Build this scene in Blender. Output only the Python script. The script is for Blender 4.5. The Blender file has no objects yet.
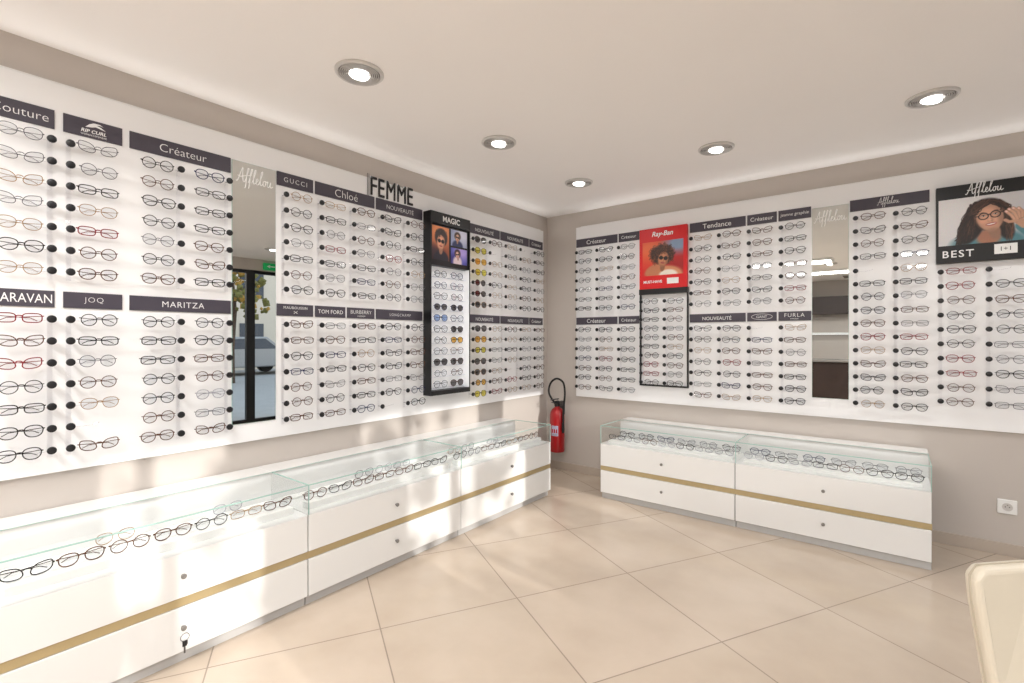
import bpy, math, random
import numpy as np
from mathutils import Matrix, Vector, Euler
random.seed(7)
scene = bpy.context.scene
COL = scene.collection
H = 2.596
CAM = Vector((2.868, -4.257, 1.34))

# ------------------------------------------------------------------ materials
def lin(c):
    c /= 255.0
    return c / 12.92 if c <= 0.04045 else ((c + 0.055) / 1.055) ** 2.4
def rgb(r, g, b): return (lin(r), lin(g), lin(b), 1.0)

def mat(name, col, rough=0.5, metal=0.0, emit=0.0, emitcol=None, coat=0.0, noise=0.0, nscale=8.0, bump=0.0, spec=0.5):
    m = bpy.data.materials.new(name); m.use_nodes = True
    nt = m.node_tree; b = nt.nodes['Principled BSDF']
    b.inputs['Base Color'].default_value = col
    b.inputs['Roughness'].default_value = rough
    b.inputs['Metallic'].default_value = metal
    b.inputs['Specular IOR Level'].default_value = spec
    if coat: b.inputs['Coat Weight'].default_value = coat
    if emit:
        b.inputs['Emission Color'].default_value = emitcol or col
        b.inputs['Emission Strength'].default_value = emit
    if noise or bump:
        tc = nt.nodes.new('ShaderNodeTexCoord'); nz = nt.nodes.new('ShaderNodeTexNoise')
        nz.inputs['Scale'].default_value = nscale; nz.inputs['Detail'].default_value = 5
        nt.links.new(tc.outputs['Object'], nz.inputs['Vector'])
        if noise:
            mx = nt.nodes.new('ShaderNodeMix'); mx.data_type = 'RGBA'
            mx.inputs['A'].default_value = tuple(c * (1 - noise) for c in col[:3]) + (1,)
            mx.inputs['B'].default_value = tuple(min(1, c * (1 + noise)) for c in col[:3]) + (1,)
            nt.links.new(nz.outputs['Fac'], mx.inputs['Factor'])
            nt.links.new(mx.outputs['Result'], b.inputs['Base Color'])
        if bump:
            bp = nt.nodes.new('ShaderNodeBump'); bp.inputs['Strength'].default_value = bump
            bp.inputs['Distance'].default_value = 0.002
            nt.links.new(nz.outputs['Fac'], bp.inputs['Height'])
            nt.links.new(bp.outputs['Normal'], b.inputs['Normal'])
    return m

def clear(name, tint=(1, 1, 1, 1), gl=0.08, rough=0.02):
    m = bpy.data.materials.new(name); m.use_nodes = True
    nt = m.node_tree; nt.nodes.clear()
    o = nt.nodes.new('ShaderNodeOutputMaterial'); mx = nt.nodes.new('ShaderNodeMixShader')
    t = nt.nodes.new('ShaderNodeBsdfTransparent'); g = nt.nodes.new('ShaderNodeBsdfGlossy')
    lw = nt.nodes.new('ShaderNodeLayerWeight'); lw.inputs['Blend'].default_value = 0.15
    mm = nt.nodes.new('ShaderNodeMath'); mm.operation = 'MULTIPLY_ADD'
    mm.inputs[1].default_value = 0.5; mm.inputs[2].default_value = gl * 0.5
    t.inputs['Color'].default_value = tint; g.inputs['Roughness'].default_value = rough
    nt.links.new(lw.outputs['Fresnel'], mm.inputs[0]); nt.links.new(mm.outputs[0], mx.inputs['Fac'])
    nt.links.new(t.outputs[0], mx.inputs[1]); nt.links.new(g.outputs[0], mx.inputs[2])
    nt.links.new(mx.outputs[0], o.inputs['Surface'])
    return m

M = {}
M['wall'] = mat('taupe_paint', rgb(195, 187, 180), 0.85, noise=0.03, nscale=3, bump=0.05)
M['ceiling'] = mat('ceiling_paint', rgb(243, 240, 238), 0.9, noise=0.015, nscale=2)
M['white'] = mat('white_lacquer', rgb(232, 232, 231), 0.22, coat=0.3, noise=0.01, nscale=2)
M['panel'] = mat('white_laminate', rgb(243, 243, 244), 0.25, noise=0.01, nscale=2)
M['gold'] = mat('brushed_champagne_brass', rgb(196, 178, 138), 0.42, 0.6, noise=0.05, nscale=30)
M['plate'] = mat('charcoal_plate', rgb(70, 65, 76), 0.45, noise=0.03)
M['letter'] = mat('white_lettering', rgb(240, 240, 240), 0.5)
M['black'] = mat('black_plastic', rgb(22, 22, 26), 0.35)
M['dblack'] = mat('black_satin', rgb(18, 18, 20), 0.4)
M['chrome'] = mat('chrome', rgb(190, 190, 194), 0.18, 1.0)
M['mirror'] = mat('mirror_silver', (0.70, 0.72, 0.71, 1), 0.0, 1.0)
M['red'] = mat('extinguisher_red', rgb(158, 10, 18), 0.35, coat=0.2)
M['postred'] = mat('poster_red', rgb(212, 22, 28), 0.35)
M['base'] = mat('baseboard_tile', rgb(186, 173, 160), 0.4, noise=0.04)
M['cream'] = mat('cream_leather', rgb(200, 191, 174), 0.4, noise=0.03, nscale=20, bump=0.2)
M['cream2'] = mat('cream_piping', rgb(172, 162, 144), 0.35)
M['rubber'] = mat('black_rubber', rgb(25, 25, 25), 0.6)
M['clear'] = clear('clear_acrylic', (0.965, 0.965, 0.975, 1), 0.10)
M['cglass'] = clear('case_glass', (0.98, 0.992, 0.988, 1), 0.05, 0.0)
M['wglass'] = clear('window_glass', (0.97, 0.98, 0.98, 1), 0.06, 0.0)
M['lens'] = clear('clear_lens', (0.88, 0.89, 0.91, 1), 0.22)
M['slens'] = clear('smoked_lens', (0.10, 0.09, 0.09, 1), 0.2)
M['olens'] = clear('amber_lens', (0.85, 0.50, 0.08, 1), 0.2)
M['ylens'] = clear('yellow_lens', (0.80, 0.72, 0.10, 1), 0.2)
M['blens'] = clear('blue_lens', (0.3, 0.42, 0.68, 1), 0.2)
M['edge'] = mat('green_glass_edge', rgb(164, 198, 190), 0.1)
M['frameblack'] = mat('acetate_black', rgb(20, 19, 22), 0.25)
M['frametort'] = mat('acetate_tortoise', rgb(88, 52, 32), 0.25, noise=0.5, nscale=120)
M['framegold'] = mat('metal_gold', rgb(160, 125, 80), 0.3, 0.8)
M['framesilver'] = mat('metal_gunmetal', rgb(90, 90, 96), 0.3, 0.8)
M['framered'] = mat('acetate_red', rgb(130, 24, 36), 0.25)
M['frameblue'] = mat('acetate_navy', rgb(30, 40, 82), 0.25)
M['framepink'] = mat('acetate_rose', rgb(180, 115, 122), 0.25)
M['frameclear'] = mat('acetate_crystal', rgb(165, 165, 172), 0.15)
M['lamp'] = mat('lamp_glow', (1, 1, 1, 1), 0.5, emit=5, emitcol=(1.0, 0.98, 0.95, 1))
M['ring'] = mat('brushed_aluminium', rgb(206, 203, 200), 0.4, 0.2)
M['dgrey'] = mat('dark_grey_metal', rgb(88, 84, 82), 0.5, 0.3)
M['mgrey'] = mat('mid_grey_metal', rgb(130, 126, 122), 0.5, 0.3)
M['wood'] = mat('dark_brown_wood', rgb(52, 38, 34), 0.4, noise=0.2, nscale=14)
M['plastic'] = mat('white_plastic', rgb(236, 236, 234), 0.35)
M['hole'] = mat('socket_dark', rgb(60, 60, 60), 0.6)
M['frost'] = mat('frosted_lettering', rgb(240, 240, 238), 0.6, emit=.1)
M['led'] = mat('led_strip_glow', (1, 1, 1, 1), 0.5, emit=1.5, emitcol=(.97, .98, 1, 1))
M['base2'] = mat('plinth_pale_grey', rgb(196, 195, 194), 0.4)
M['green'] = mat('exit_sign_green', rgb(20, 150, 80), 0.5, emit=.5, emitcol=rgb(20, 150, 80))

TILE = 0.686
def floor_material():
    m = bpy.data.materials.new('floor_tile'); m.use_nodes = True
    nt = m.node_tree; b = nt.nodes['Principled BSDF']
    tc = nt.nodes.new('ShaderNodeTexCoord'); mp = nt.nodes.new('ShaderNodeMapping')
    th = math.radians(61.0); p0 = (1.334, -2.257)
    c, s = math.cos(-th), math.sin(-th)
    mp.inputs['Rotation'].default_value = (0, 0, -th)
    mp.inputs['Location'].default_value = (-(c * p0[0] - s * p0[1]), -(s * p0[0] + c * p0[1]), 0)
    br = nt.nodes.new('ShaderNodeTexBrick'); br.offset = 0; br.squash = 1
    br.inputs['Scale'].default_value = 1; br.inputs['Brick Width'].default_value = TILE
    br.inputs['Row Height'].default_value = TILE; br.inputs['Mortar Size'].default_value = 0.003
    br.inputs['Mortar Smooth'].default_value = 0.1; br.inputs['Bias'].default_value = 0
    br.inputs['Color1'].default_value = rgb(201, 186, 170); br.inputs['Color2'].default_value = rgb(195, 180, 163)
    br.inputs['Mortar'].default_value = rgb(156, 143, 130)
    nz = nt.nodes.new('ShaderNodeTexNoise'); nz.inputs['Scale'].default_value = 2.5; nz.inputs['Detail'].default_value = 8
    mx = nt.nodes.new('ShaderNodeMix'); mx.data_type = 'RGBA'; mx.blend_type = 'MULTIPLY'
    cr = nt.nodes.new('ShaderNodeValToRGB')
    cr.color_ramp.elements[0].color = (0.86, 0.84, 0.82, 1); cr.color_ramp.elements[0].position = 0.3
    cr.color_ramp.elements[1].color = (1, 1, 1, 1); cr.color_ramp.elements[1].position = 0.7
    L = nt.links.new
    L(tc.outputs['Object'], mp.inputs['Vector']); L(mp.outputs[0], br.inputs['Vector'])
    L(tc.outputs['Object'], nz.inputs['Vector']); L(nz.outputs['Fac'], cr.inputs['Fac'])
    mx.inputs['Factor'].default_value = 1
    L(br.outputs['Color'], mx.inputs['A']); L(cr.outputs['Color'], mx.inputs['B'])
    L(mx.outputs['Result'], b.inputs['Base Color'])
    b.inputs['Roughness'].default_value = 0.2
    bp = nt.nodes.new('ShaderNodeBump'); bp.inputs['Strength'].default_value = 0.3; bp.inputs['Distance'].default_value = 0.002
    bp.invert = True
    L(br.outputs['Fac'], bp.inputs['Height']); L(bp.outputs['Normal'], b.inputs['Normal'])
    return m
M['floor'] = floor_material()

# ------------------------------------------------------------------ mesh builder
class B:
    def __init__(s): s.v = []; s.f = []; s.m = []; s.mats = []
    def mi(s, k):
        if k not in s.mats: s.mats.append(k)
        return s.mats.index(k)
    def add(s, vs, fs, k, T=None):
        o = len(s.v); i = s.mi(k)
        for v in vs:
            v = Vector(v)
            s.v.append(tuple(T @ v) if T else tuple(v))
        for f in fs: s.f.append([a + o for a in f]); s.m.append(i)
    def box(s, x0, x1, y0, y1, z0, z1, k):
        vs = [(x0,y0,z0),(x1,y0,z0),(x1,y1,z0),(x0,y1,z0),(x0,y0,z1),(x1,y0,z1),(x1,y1,z1),(x0,y1,z1)]
        fs = [(0,3,2,1),(4,5,6,7),(0,1,5,4),(1,2,6,5),(2,3,7,6),(3,0,4,7)]
        s.add(vs, fs, k)
    def quad(s, pts, k): s.add(pts, [(0, 1, 2, 3)], k)
    def lathe(s, prof, k, T=None, n=24, cap=True):
        vs = []; fs = []
        for r, z in prof:
            for i in range(n):
                a = 2*math.pi*i/n; vs.append((r*math.cos(a), r*math.sin(a), z))
        for j in range(len(prof)-1):
            for i in range(n):
                fs.append((j*n+i, j*n+(i+1)%n, (j+1)*n+(i+1)%n, (j+1)*n+i))
        if cap:
            fs.append(tuple(range(n))[::-1]); fs.append(tuple((len(prof)-1)*n+i for i in range(n)))
        s.add(vs, fs, k, T)
    def cyl(s, p, q, r, k, n=12):
        p = Vector(p); q = Vector(q); d = q-p
        T = Matrix.Translation(p) @ d.to_track_quat('Z', 'Y').to_matrix().to_4x4()
        s.lathe([(r, 0), (r, d.length)], k, T, n)
    def tube(s, pts, r, k, closed=False, n=6, flat=1.0):
        pts = [Vector(p) for p in pts]; N = len(pts); vs = []; fs = []
        prev = None
        for i, p in enumerate(pts):
            if closed: t = pts[(i+1) % N]-pts[i-1]
            else: t = pts[min(i+1, N-1)]-pts[max(i-1, 0)]
            t.normalize()
            if prev is None:
                ref = Vector((0, 1, 0)) if abs(t.y) < 0.9 else Vector((0, 0, 1))
                a = (ref - t*ref.dot(t)).normalized()
            else: a = (prev - t*prev.dot(t)).normalized()
            prev = a; b = t.cross(a)
            for j in range(n):
                an = 2*math.pi*j/n
                vs.append(p + a*(r*math.cos(an)) + b*(r*flat*math.sin(an)))
        for i in range(N if closed else N-1):
            for j in range(n):
                i2 = (i+1) % N
                fs.append((i*n+j, i*n+(j+1)%n, i2*n+(j+1)%n, i2*n+j))
        if not closed:
            fs.append(tuple(range(n))[::-1]); fs.append(tuple((N-1)*n+j for j in range(n)))
        s.add(vs, fs, k)
    def poly(s, pts, out, k):   # flat polygon in XZ at y=-out
        s.add([(x, -out, z) for x, z in pts], [tuple(range(len(pts)))], k)
    def mesh(s, name, smooth=False):
        me = bpy.data.meshes.new(name); me.from_pydata(s.v, [], s.f)
        for k in s.mats: me.materials.append(M[k])
        me.polygons.foreach_set('material_index', s.m)
        me.update()
        if smooth:
            me.polygons.foreach_set('use_smooth', [True]*len(me.polygons))
            try: me.set_sharp_from_angle(angle=math.radians(40))
            except Exception: pass
        return me
    def obj(s, name, parent=None, smooth=False, bevel=0, loc=None, rot=None):
        return mkobj(name, s.mesh(name, smooth), parent, bevel, loc, rot)

def mkobj(name, me, parent=None, bevel=0, loc=None, rot=None):
    o = bpy.data.objects.new(name, me); COL.objects.link(o)
    if parent: o.parent = parent
    if loc: o.location = loc
    if rot: o.rotation_euler = rot
    if bevel:
        md = o.modifiers.new('bevel', 'BEVEL'); md.width = bevel; md.segments = 2; md.limit_method = 'ANGLE'
    return o
def empty(name, loc=(0, 0, 0), rot=(0, 0, 0)):
    e = bpy.data.objects.new(name, None); e.empty_display_size = 0.05
    e.location = loc; e.rotation_euler = rot; COL.objects.link(e); return e
def tag(o, label, cat, group=None):
    o['label'] = label; o['category'] = cat
    if group: o['group'] = group
    return o
def struct(o): o['kind'] = 'structure'; return o

def text_mesh(body, w, h, depth=0.001, key='letter', shear=0.0, bold=0.0, stretch=False, space=1.0):
    cu = bpy.data.curves.new('t', 'FONT'); cu.body = body; cu.size = 1; cu.shear = shear; cu.offset = bold
    cu.resolution_u = 3; cu.extrude = 0.0; cu.space_character = space
    ob = bpy.data.objects.new('t', cu); COL.objects.link(ob)
    dg = bpy.context.evaluated_depsgraph_get()
    me0 = bpy.data.meshes.new_from_object(ob.evaluated_get(dg))
    xs = [v.co.x for v in me0.vertices]; ys = [v.co.y for v in me0.vertices]
    bw = max(xs)-min(xs); bh = max(ys)-min(ys)
    sx = w/bw; sy = h/bh
    if not stretch: sx = sy = min(sx, sy)
    cx = (max(xs)+min(xs))/2; cy = (max(ys)+min(ys))/2
    for v in me0.vertices:
        x, y, z = v.co
        v.co = ((x-cx)*sx, -depth, (y-cy)*sy)
    me0.materials.clear(); me0.materials.append(M[key]); me0.name = 'lettering'
    bpy.data.objects.remove(ob); bpy.data.curves.remove(cu)
    return me0
def text(body, cx, cz, w, h, out, parent, **kw):
    nm = kw.pop('name', 'lettering')
    me = text_mesh(body, w, h, **kw)
    return mkobj(nm, me, parent, loc=(cx, -out, cz))

def smooth_path(P, k=5):
    out = []
    for i in range(len(P)-1):
        p0 = P[max(i-1, 0)]; p1 = P[i]; p2 = P[i+1]; p3 = P[min(i+2, len(P)-1)]
        for j in range(k):
            t = j/k
            out.append(tuple(.5*(2*p1[d]+(p2[d]-p0[d])*t+(2*p0[d]-5*p1[d]+4*p2[d]-p3[d])*t*t+(3*p1[d]-p0[d]-3*p2[d]+p3[d])*t**3) for d in (0, 1)))
    out.append(P[-1]); return out
SCRIPT = [
    [(-.05, .05), (.05, -.02), (.25, .35), (.5, .95), (.58, 1.05), (.56, .6), (.58, .1), (.68, -.02)],
    [(.10, .42), (.35, .36), (.75, .48), (1.35, .62)],
    [(.72, .0), (.88, .35), (1.10, .95), (1.12, 1.1), (1.02, 1.02), (.92, .5), (.82, -.25), (.74, -.45)],
    [(1.05, .0), (1.20, .35), (1.42, .95), (1.44, 1.1), (1.34, 1.02), (1.24, .5), (1.14, -.25), (1.06, -.45)],
    [(1.38, .05), (1.55, .4), (1.76, .98), (1.72, 1.1), (1.62, .9), (1.52, .2), (1.60, 0), (1.75, .12), (1.95, .32), (1.92, .46), (1.82, .38), (1.78, .12), (1.90, 0), (2.05, .12), (2.22, .5), (2.40, .98), (2.36, 1.1), (2.26, .9), (2.16, .2), (2.24, 0), (2.40, .15)],
    [(2.62, .42), (2.50, .36), (2.44, .14), (2.52, 0), (2.64, .08), (2.70, .30), (2.62, .42), (2.78, .36), (2.90, .42), (2.84, .14), (2.92, 0), (3.06, .12), (3.16, .42), (3.12, .12), (3.20, 0), (3.36, .12)],
]
def script_logo(parent, cx, cz, w, out, key='letter', th=.0022):
    b = B(); s = w/3.4
    for st in SCRIPT:
        pts = smooth_path(st)
        b.tube([(cx+(x-1.66)*s, -out, cz+(z-.33)*s*1.25) for x, z in pts], th, key, n=5, flat=1)
    return b.obj('script_lettering', parent)

# ---- printed pictures: a fine mesh grid with per-vertex print colours
def print_material():
    m = bpy.data.materials.new('photo_print'); m.use_nodes = True
    nt = m.node_tree; b = nt.nodes['Principled BSDF']
    a = nt.nodes.new('ShaderNodeAttribute'); a.attribute_name = 'print'
    nt.links.new(a.outputs['Color'], b.inputs['Base Color']); b.inputs['Roughness'].default_value = .35
    return m
M['photo'] = print_material()
rng = np.random.default_rng(3)
class Paint:
    def __init__(s, x0, x1, z0, z1, step, bg):
        s.nx = int((x1-x0)/step)+1; s.nz = int((z1-z0)/step)+1; s.step = step
        s.x = np.linspace(x0, x1, s.nx); s.z = np.linspace(z0, z1, s.nz)
        s.X, s.Z = np.meshgrid(s.x, s.z); s.C = np.zeros((s.nz, s.nx, 3)); s.C[:] = bg
    def mixm(s, m, col, sl=None):
        m = m[..., None]
        if sl is None: s.C = s.C*(1-m)+np.array(col, float)*m
        else: s.C[sl] = s.C[sl]*(1-m)+np.array(col, float)*m
    def ell(s, cx, cz, rx, rz, col, rot=0, soft=.15, a=1.0):
        c, t = math.cos(rot), math.sin(rot); u = (s.X-cx)*c+(s.Z-cz)*t; v = -(s.X-cx)*t+(s.Z-cz)*c
        d = np.sqrt((u/rx)**2+(v/rz)**2); s.mixm(np.clip((1-d)/soft+.5, 0, 1)*a, col)
    def line(s, pts, w, col, soft=None, a=1.0):
        soft = soft or s.step
        xs = [p[0] for p in pts]; zs = [p[1] for p in pts]; mg = w+soft*2
        i0, i1 = np.searchsorted(s.x, [min(xs)-mg, max(xs)+mg]); j0, j1 = np.searchsorted(s.z, [min(zs)-mg, max(zs)+mg])
        if i1 <= i0 or j1 <= j0: return
        sl = (slice(j0, j1), slice(i0, i1)); X = s.X[sl]; Z = s.Z[sl]; D = np.full(X.shape, 9.)
        for (ax, az), (bx, bz) in zip(pts[:-1], pts[1:]):
            dx, dz = bx-ax, bz-az; L2 = dx*dx+dz*dz+1e-12
            t = np.clip(((X-ax)*dx+(Z-az)*dz)/L2, 0, 1); D = np.minimum(D, np.hypot(X-ax-t*dx, Z-az-t*dz))
        s.mixm(np.clip((w-D)/soft+.5, 0, 1)*a, col, sl)
    def curls(s, cx, cz, rx, rz, n, dark, lightc, size=.014, w=.0018, keep=None):
        for i in range(n):
            a = rng.uniform(0, 6.28); r = math.sqrt(rng.uniform(0, 1)); x = cx+rx*r*math.cos(a); z = cz+rz*r*math.sin(a)
            ph = rng.uniform(0, 6.28); sz = size*rng.uniform(.5, 1.2); t = rng.uniform(0, 1)**2
            pts = [(x+sz*math.cos(ph+q*.55)*.7, z+sz*math.sin(ph+q*.55)) for q in range(5)]
            s.line(pts, w*rng.uniform(.5, 1.3), np.array(dark)*(1-t)+np.array(lightc)*t)
    def waves(s, roots, n, L, dark, lightc, w=.0016):
        """long wavy locks hanging from a list of root points"""
        for i in range(n):
            (ax, az, dx) = roots[rng.integers(len(roots))]
            ax += rng.uniform(-.012, .012); az += rng.uniform(-.012, .012); ph = rng.uniform(0, 6.28); ln = L*rng.uniform(.6, 1.1); t = rng.uniform(0, 1)**2
            pts = [(ax+dx*(q/8)**.8*rng.uniform(.9, 1.1)+.006*math.sin(ph+q*.9), az-ln*q/8) for q in range(9)]
            s.line(pts, w*rng.uniform(.6, 1.3), np.array(dark)*(1-t)+np.array(lightc)*t)
    def obj(s, parent, out, name='photo_print'):
        nx, nz = s.nx, s.nz
        C = s.C+rng.normal(0, 2.5, s.C.shape)
        C = np.clip(C, 0, 255)/255.; Lc = np.where(C <= .04045, C/12.92, ((C+.055)/1.055)**2.4)
        v = np.stack([s.X.ravel(), np.full(nx*nz, -out), s.Z.ravel()], 1)
        idx = np.arange(nx*nz).reshape(nz, nx)
        f = np.stack([idx[:-1, :-1].ravel(), idx[:-1, 1:].ravel(), idx[1:, 1:].ravel(), idx[1:, :-1].ravel()], 1)
        me = bpy.data.meshes.new(name); me.from_pydata(v.tolist(), [], f.tolist()); me.materials.append(M['photo'])
        at = me.color_attributes.new('print', 'FLOAT_COLOR', 'POINT')
        at.data.foreach_set('color', np.concatenate([Lc.reshape(-1, 3), np.ones((nx*nz, 1))], 1).ravel().astype(np.float32))
        me.update(); return mkobj(name, me, parent)

def portrait(P, cx, cz, S, rot=0.0, shades=False, skin=(200, 150, 124), glasses=(18, 16, 18), smile=True):
    """soft head; S = half face height"""
    c, t = math.cos(rot), math.sin(rot)
    def T(u, v): return cx+(u*c-v*t)*S, cz+(u*t+v*c)*S
    sk = np.array(skin, float)
    def E(u, v, ru, rv, col, soft=.15, a=1., r=0.): x, z = T(u, v); P.ell(x, z, ru*S, rv*S, col, rot+r, soft, a)
    E(.1, -1.15, .34, .6, sk*.72, .3)
    E(0, 0, .74, 1.02, sk*.84, .12)
    E(0, -.55, .5, .5, sk*.88, .3)
    E(-.08, -.02, .60, .88, sk, .7); E(-.14, .35, .36, .32, sk*1.08, 1., .6)
    E(-.40, -.22, .2, .17, sk*1.10+np.array([6, -4, -4]), 1., .6); E(.34, -.22, .2, .17, sk*1.05, 1., .6)
    E(.56, -.05, .16, .7, sk*.7, 1., .55); E(0, -.98, .3, .12, sk*.72, 1., .5)
    E(-.02, -.12, .09, .36, sk*1.10, 1., .6); E(.08, -.22, .06, .2, sk*.8, 1., .6); E(0, -.30, .14, .05, sk*.74, .8, .6); E(-.02, -.24, .08, .07, sk*1.12, 1., .8)
    E(0, -.56, .29, .115, (158, 70, 70), .4, .9)
    if smile: E(0, -.545, .24, .055, (236, 228, 222), .4); E(0, -.50, .25, .022, (130, 54, 54), .6, .7)
    else: E(0, -.56, .28, .02, (100, 36, 40), .8)
    for sg in (-1, 1):
        u = .33*sg
        E(u, .17, .17, .085, sk*.70, .8, .8)
        if not shades:
            E(u, .15, .11, .040, (216, 208, 202), .4); E(u, .155, .05, .048, (40, 26, 22), .4); E(u, .19, .13, .022, (30, 20, 18), .7)
        P.line([T(u-.17, .36-.03*sg), T(u, .42), T(u+.17, .36+.03*sg)], .024*S, (56, 36, 30), a=.8)
        ring = [T(u+.27*math.cos(q*.449), .12+.235*math.sin(q*.449)) for q in range(15)]
        if shades: E(u, .12, .27, .23, glasses, .12)
        P.line(ring, .034*S, glasses)
    P.line([T(-.08, .17), T(0, .20), T(.08, .17)], .035*S, glasses); P.line([T(.6, .18), T(.74, .2)], .03*S, glasses); P.line([T(-.6, .18), T(-.74, .2)], .03*S, glasses)
    return T

R90 = math.radians(90)
def wall_root(name, wall, a, z, out=0.0, mesh=None):
    """a: coordinate along the wall; local +X runs along the wall, local -Y faces the room"""
    if wall == 'L': loc, rot = (out, a, z), (0, 0, R90)
    else: loc, rot = (a, -out, z), (0, 0, 0)
    if mesh is None: return empty(name, loc, rot)
    return mkobj(name, mesh, None, 0, loc, rot)

# ------------------------------------------------------------------ room shell
RX = 5.2; FY = -8.5
def sbox(name, x0, x1, y0, y1, z0, z1, k, bevel=0):
    b = B(); b.box(x0, x1, y0, y1, z0, z1, k); return struct(b.obj(name, bevel=bevel))
sbox('floor', -0.15, RX+0.15, FY-0.15, 0.15, -0.1, 0, 'floor')
sbox('ceiling', -0.15, RX+0.15, FY-0.15, 0.15, H, H+0.12, 'ceiling')
sbox('wall_left', -0.15, 0, FY, 0.15, 0, H, 'wall')
sbox('wall_back', 0, RX, 0, 0.15, 0, H, 'wall')
sbox('wall_front', 0, RX, FY-0.15, FY, 0, H, 'wall')
OPEN = [(-7.4, -4.9, 0.35, 2.42, (-6.6, -5.7), .03), (-4.34, -3.70, 0.35, 2.42, (-4.12,), .035), (-2.95, -1.66, 0.35, 2.42, (-2.50,), .04), (-1.42, -0.22, 0.0, 2.42, (-.70,), .065)]
b = B(); y = FY
for (a, c, z0, z1, ps, pw) in OPEN:
    b.box(RX, RX+0.15, y, a, 0, H, 'wall')
    if z0 > 0: b.box(RX, RX+0.15, a, c, 0, z0, 'wall')
    b.box(RX, RX+0.15, a, c, z1, H, 'wall'); y = c
b.box(RX, RX+0.15, y, 0.15, 0, H, 'wall')
struct(b.obj('wall_right'))
for i, (a, c, z0, z1, ps, pw) in enumerate(OPEN):
    nm = 'door_1' if i == 3 else 'window_%d' % (i+1)
    ym = (a+c)/2
    e = empty(nm, (RX+0.07, ym, z0)); struct(e)
    f = B(); hw = (c-a)/2; hh = z1-z0; t = 0.05
    f.box(-0.03, 0.03, -hw, -hw+t, 0, hh, 'dblack'); f.box(-0.03, 0.03, hw-t, hw, 0, hh, 'dblack')
    f.box(-0.03, 0.03, -hw+t, hw-t, 0, t, 'dblack'); f.box(-0.03, 0.03, -hw+t, hw-t, hh-t, hh, 'dblack')
    for p in ps: f.box(-0.03, 0.03, p-ym-pw, p-ym+pw, t, hh-t, 'dblack')
    f.obj('frame', e)
    g = B(); g.quad([(0, -hw+t, t), (0, hw-t, t), (0, hw-t, hh-t), (0, -hw+t, hh-t)], 'wglass'); g.obj('glass', e)
    if i == 3:
        k = B(); k.tube([(-0.03, -.18, 0.9), (-0.07, -.18, 0.9), (-0.07, -.18, 1.3), (-0.03, -.18, 1.3)], 0.01, 'chrome'); k.obj('handle', e, True)
sbox('baseboard_back', 0.0, RX, -0.014, 0, 0, 0.075, 'base', 0.002)
sbox('baseboard_left', 0.0, 0.014, FY, -0.014, 0, 0.075, 'base', 0.002)
e = tag(empty('exit_sign', (RX, -.42, 2.44)), 'small green illuminated exit sign above the glass door', 'sign')
b = B(); b.box(-.03, 0, -.11, .11, 0, .11, 'green'); b.obj('housing', e, bevel=.003)
b = B(); b.add([(-.031, y_, z_) for y_, z_ in ((.07, .05), (.07, .065), (-.01, .065), (-.01, .085), (-.06, .057), (-.01, .03), (-.01, .05))], [tuple(range(7))], 'letter'); b.obj('arrow_symbol', e)

# ------------------------------------------------------------------ outside street
M['asphalt'] = mat('asphalt', rgb(176, 172, 166), 0.9, noise=0.1, nscale=3)
M['facade'] = mat('rendered_facade', rgb(232, 220, 202), 0.9, noise=0.05, nscale=2)
M['roof'] = mat('slate_roof', rgb(92, 92, 100), 0.7, noise=0.1)
M['shade'] = mat('dark_window', rgb(70, 78, 90), 0.15)
M['leaf'] = mat('autumn_leaves', rgb(120, 116, 60), 0.8, noise=0.5, nscale=6)
M['leaf2'] = mat('yellow_leaves', rgb(190, 150, 70), 0.8, noise=0.4, nscale=6)
M['bark'] = mat('bark', rgb(90, 74, 60), 0.9, noise=0.2)
M['carpaint'] = mat('silver_car_paint', rgb(168, 168, 168), 0.3, .3)
b = B(); b.box(RX+0.15, 40, -25, 25, -0.15, -0.03, 'asphalt'); o = struct(b.obj('ground'))
e = tag(empty('building', (19.2, 3, -0.03)), 'pale rendered street building with dark windows', 'building')
b = B(); b.box(0, 5, -18, 18, 0, 5.0, 'facade'); b.obj('facade', e)
b = B(); b.box(-0.15, 5.1, -18.1, 18.1, 5.0, 5.32, 'roof'); b.obj('roof', e)
b = B()
for i in range(18):
    for zz in (0.5, 3.1): b.box(-0.03, 0.02, -17+i*1.9, -16.0+i*1.9, zz, zz+1.5, 'shade')
b.obj('window_row', e)
def street_tree(x, y, n, R, z0, z1, lab, r0=.05, r1=.14):
    e = tag(empty('street_tree', (x, y, -0.03)), lab, 'tree')
    b = B(); b.tube([(0, 0, 0), (0.05, 0, 1), (0, 0.05, 2.2), (0.1, 0, 3.2)], 0.07, 'bark', n=8)
    for q in range(5):
        a = q*1.26; b.tube([(0.05, 0, 2.2+.1*q), (.4*math.cos(a), .4*math.sin(a), 2.9), (.8*R*math.cos(a), .8*R*math.sin(a), 3.7)], .025, 'bark', n=6)
    b.obj('trunk', e, True)
    b = B()
    for i in range(n):
        a = random.uniform(0, 6.28); r = R*math.sqrt(random.uniform(0, 1)); zz = random.uniform(z0, z1)
        T = Matrix.Translation((r*math.cos(a), r*math.sin(a), zz)) @ Matrix.Rotation(random.uniform(0, 3), 4, 'X')
        rr = random.uniform(r0, r1)
        b.lathe([(0.01, -rr), (rr, 0), (0.01, rr)], random.choice(['leaf', 'leaf2']), T, 6)
    b.obj('foliage', e)
street_tree(13.0, 2.2, 240, 1.0, 2.0, 4.2, 'street tree with olive autumn leaves')
street_tree(11.0, -4.0, 150, 1.7, 2.3, 4.6, 'unseen added tree dappling the sun, thinning yellow autumn leaves', .05, .13)  # added out of view so its foliage dapples the sun patches
e = tag(empty('parked_car', (16.5, 3.9, -0.03), (0, 0, R90)), 'silver hatchback car parked across the street', 'car')
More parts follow.
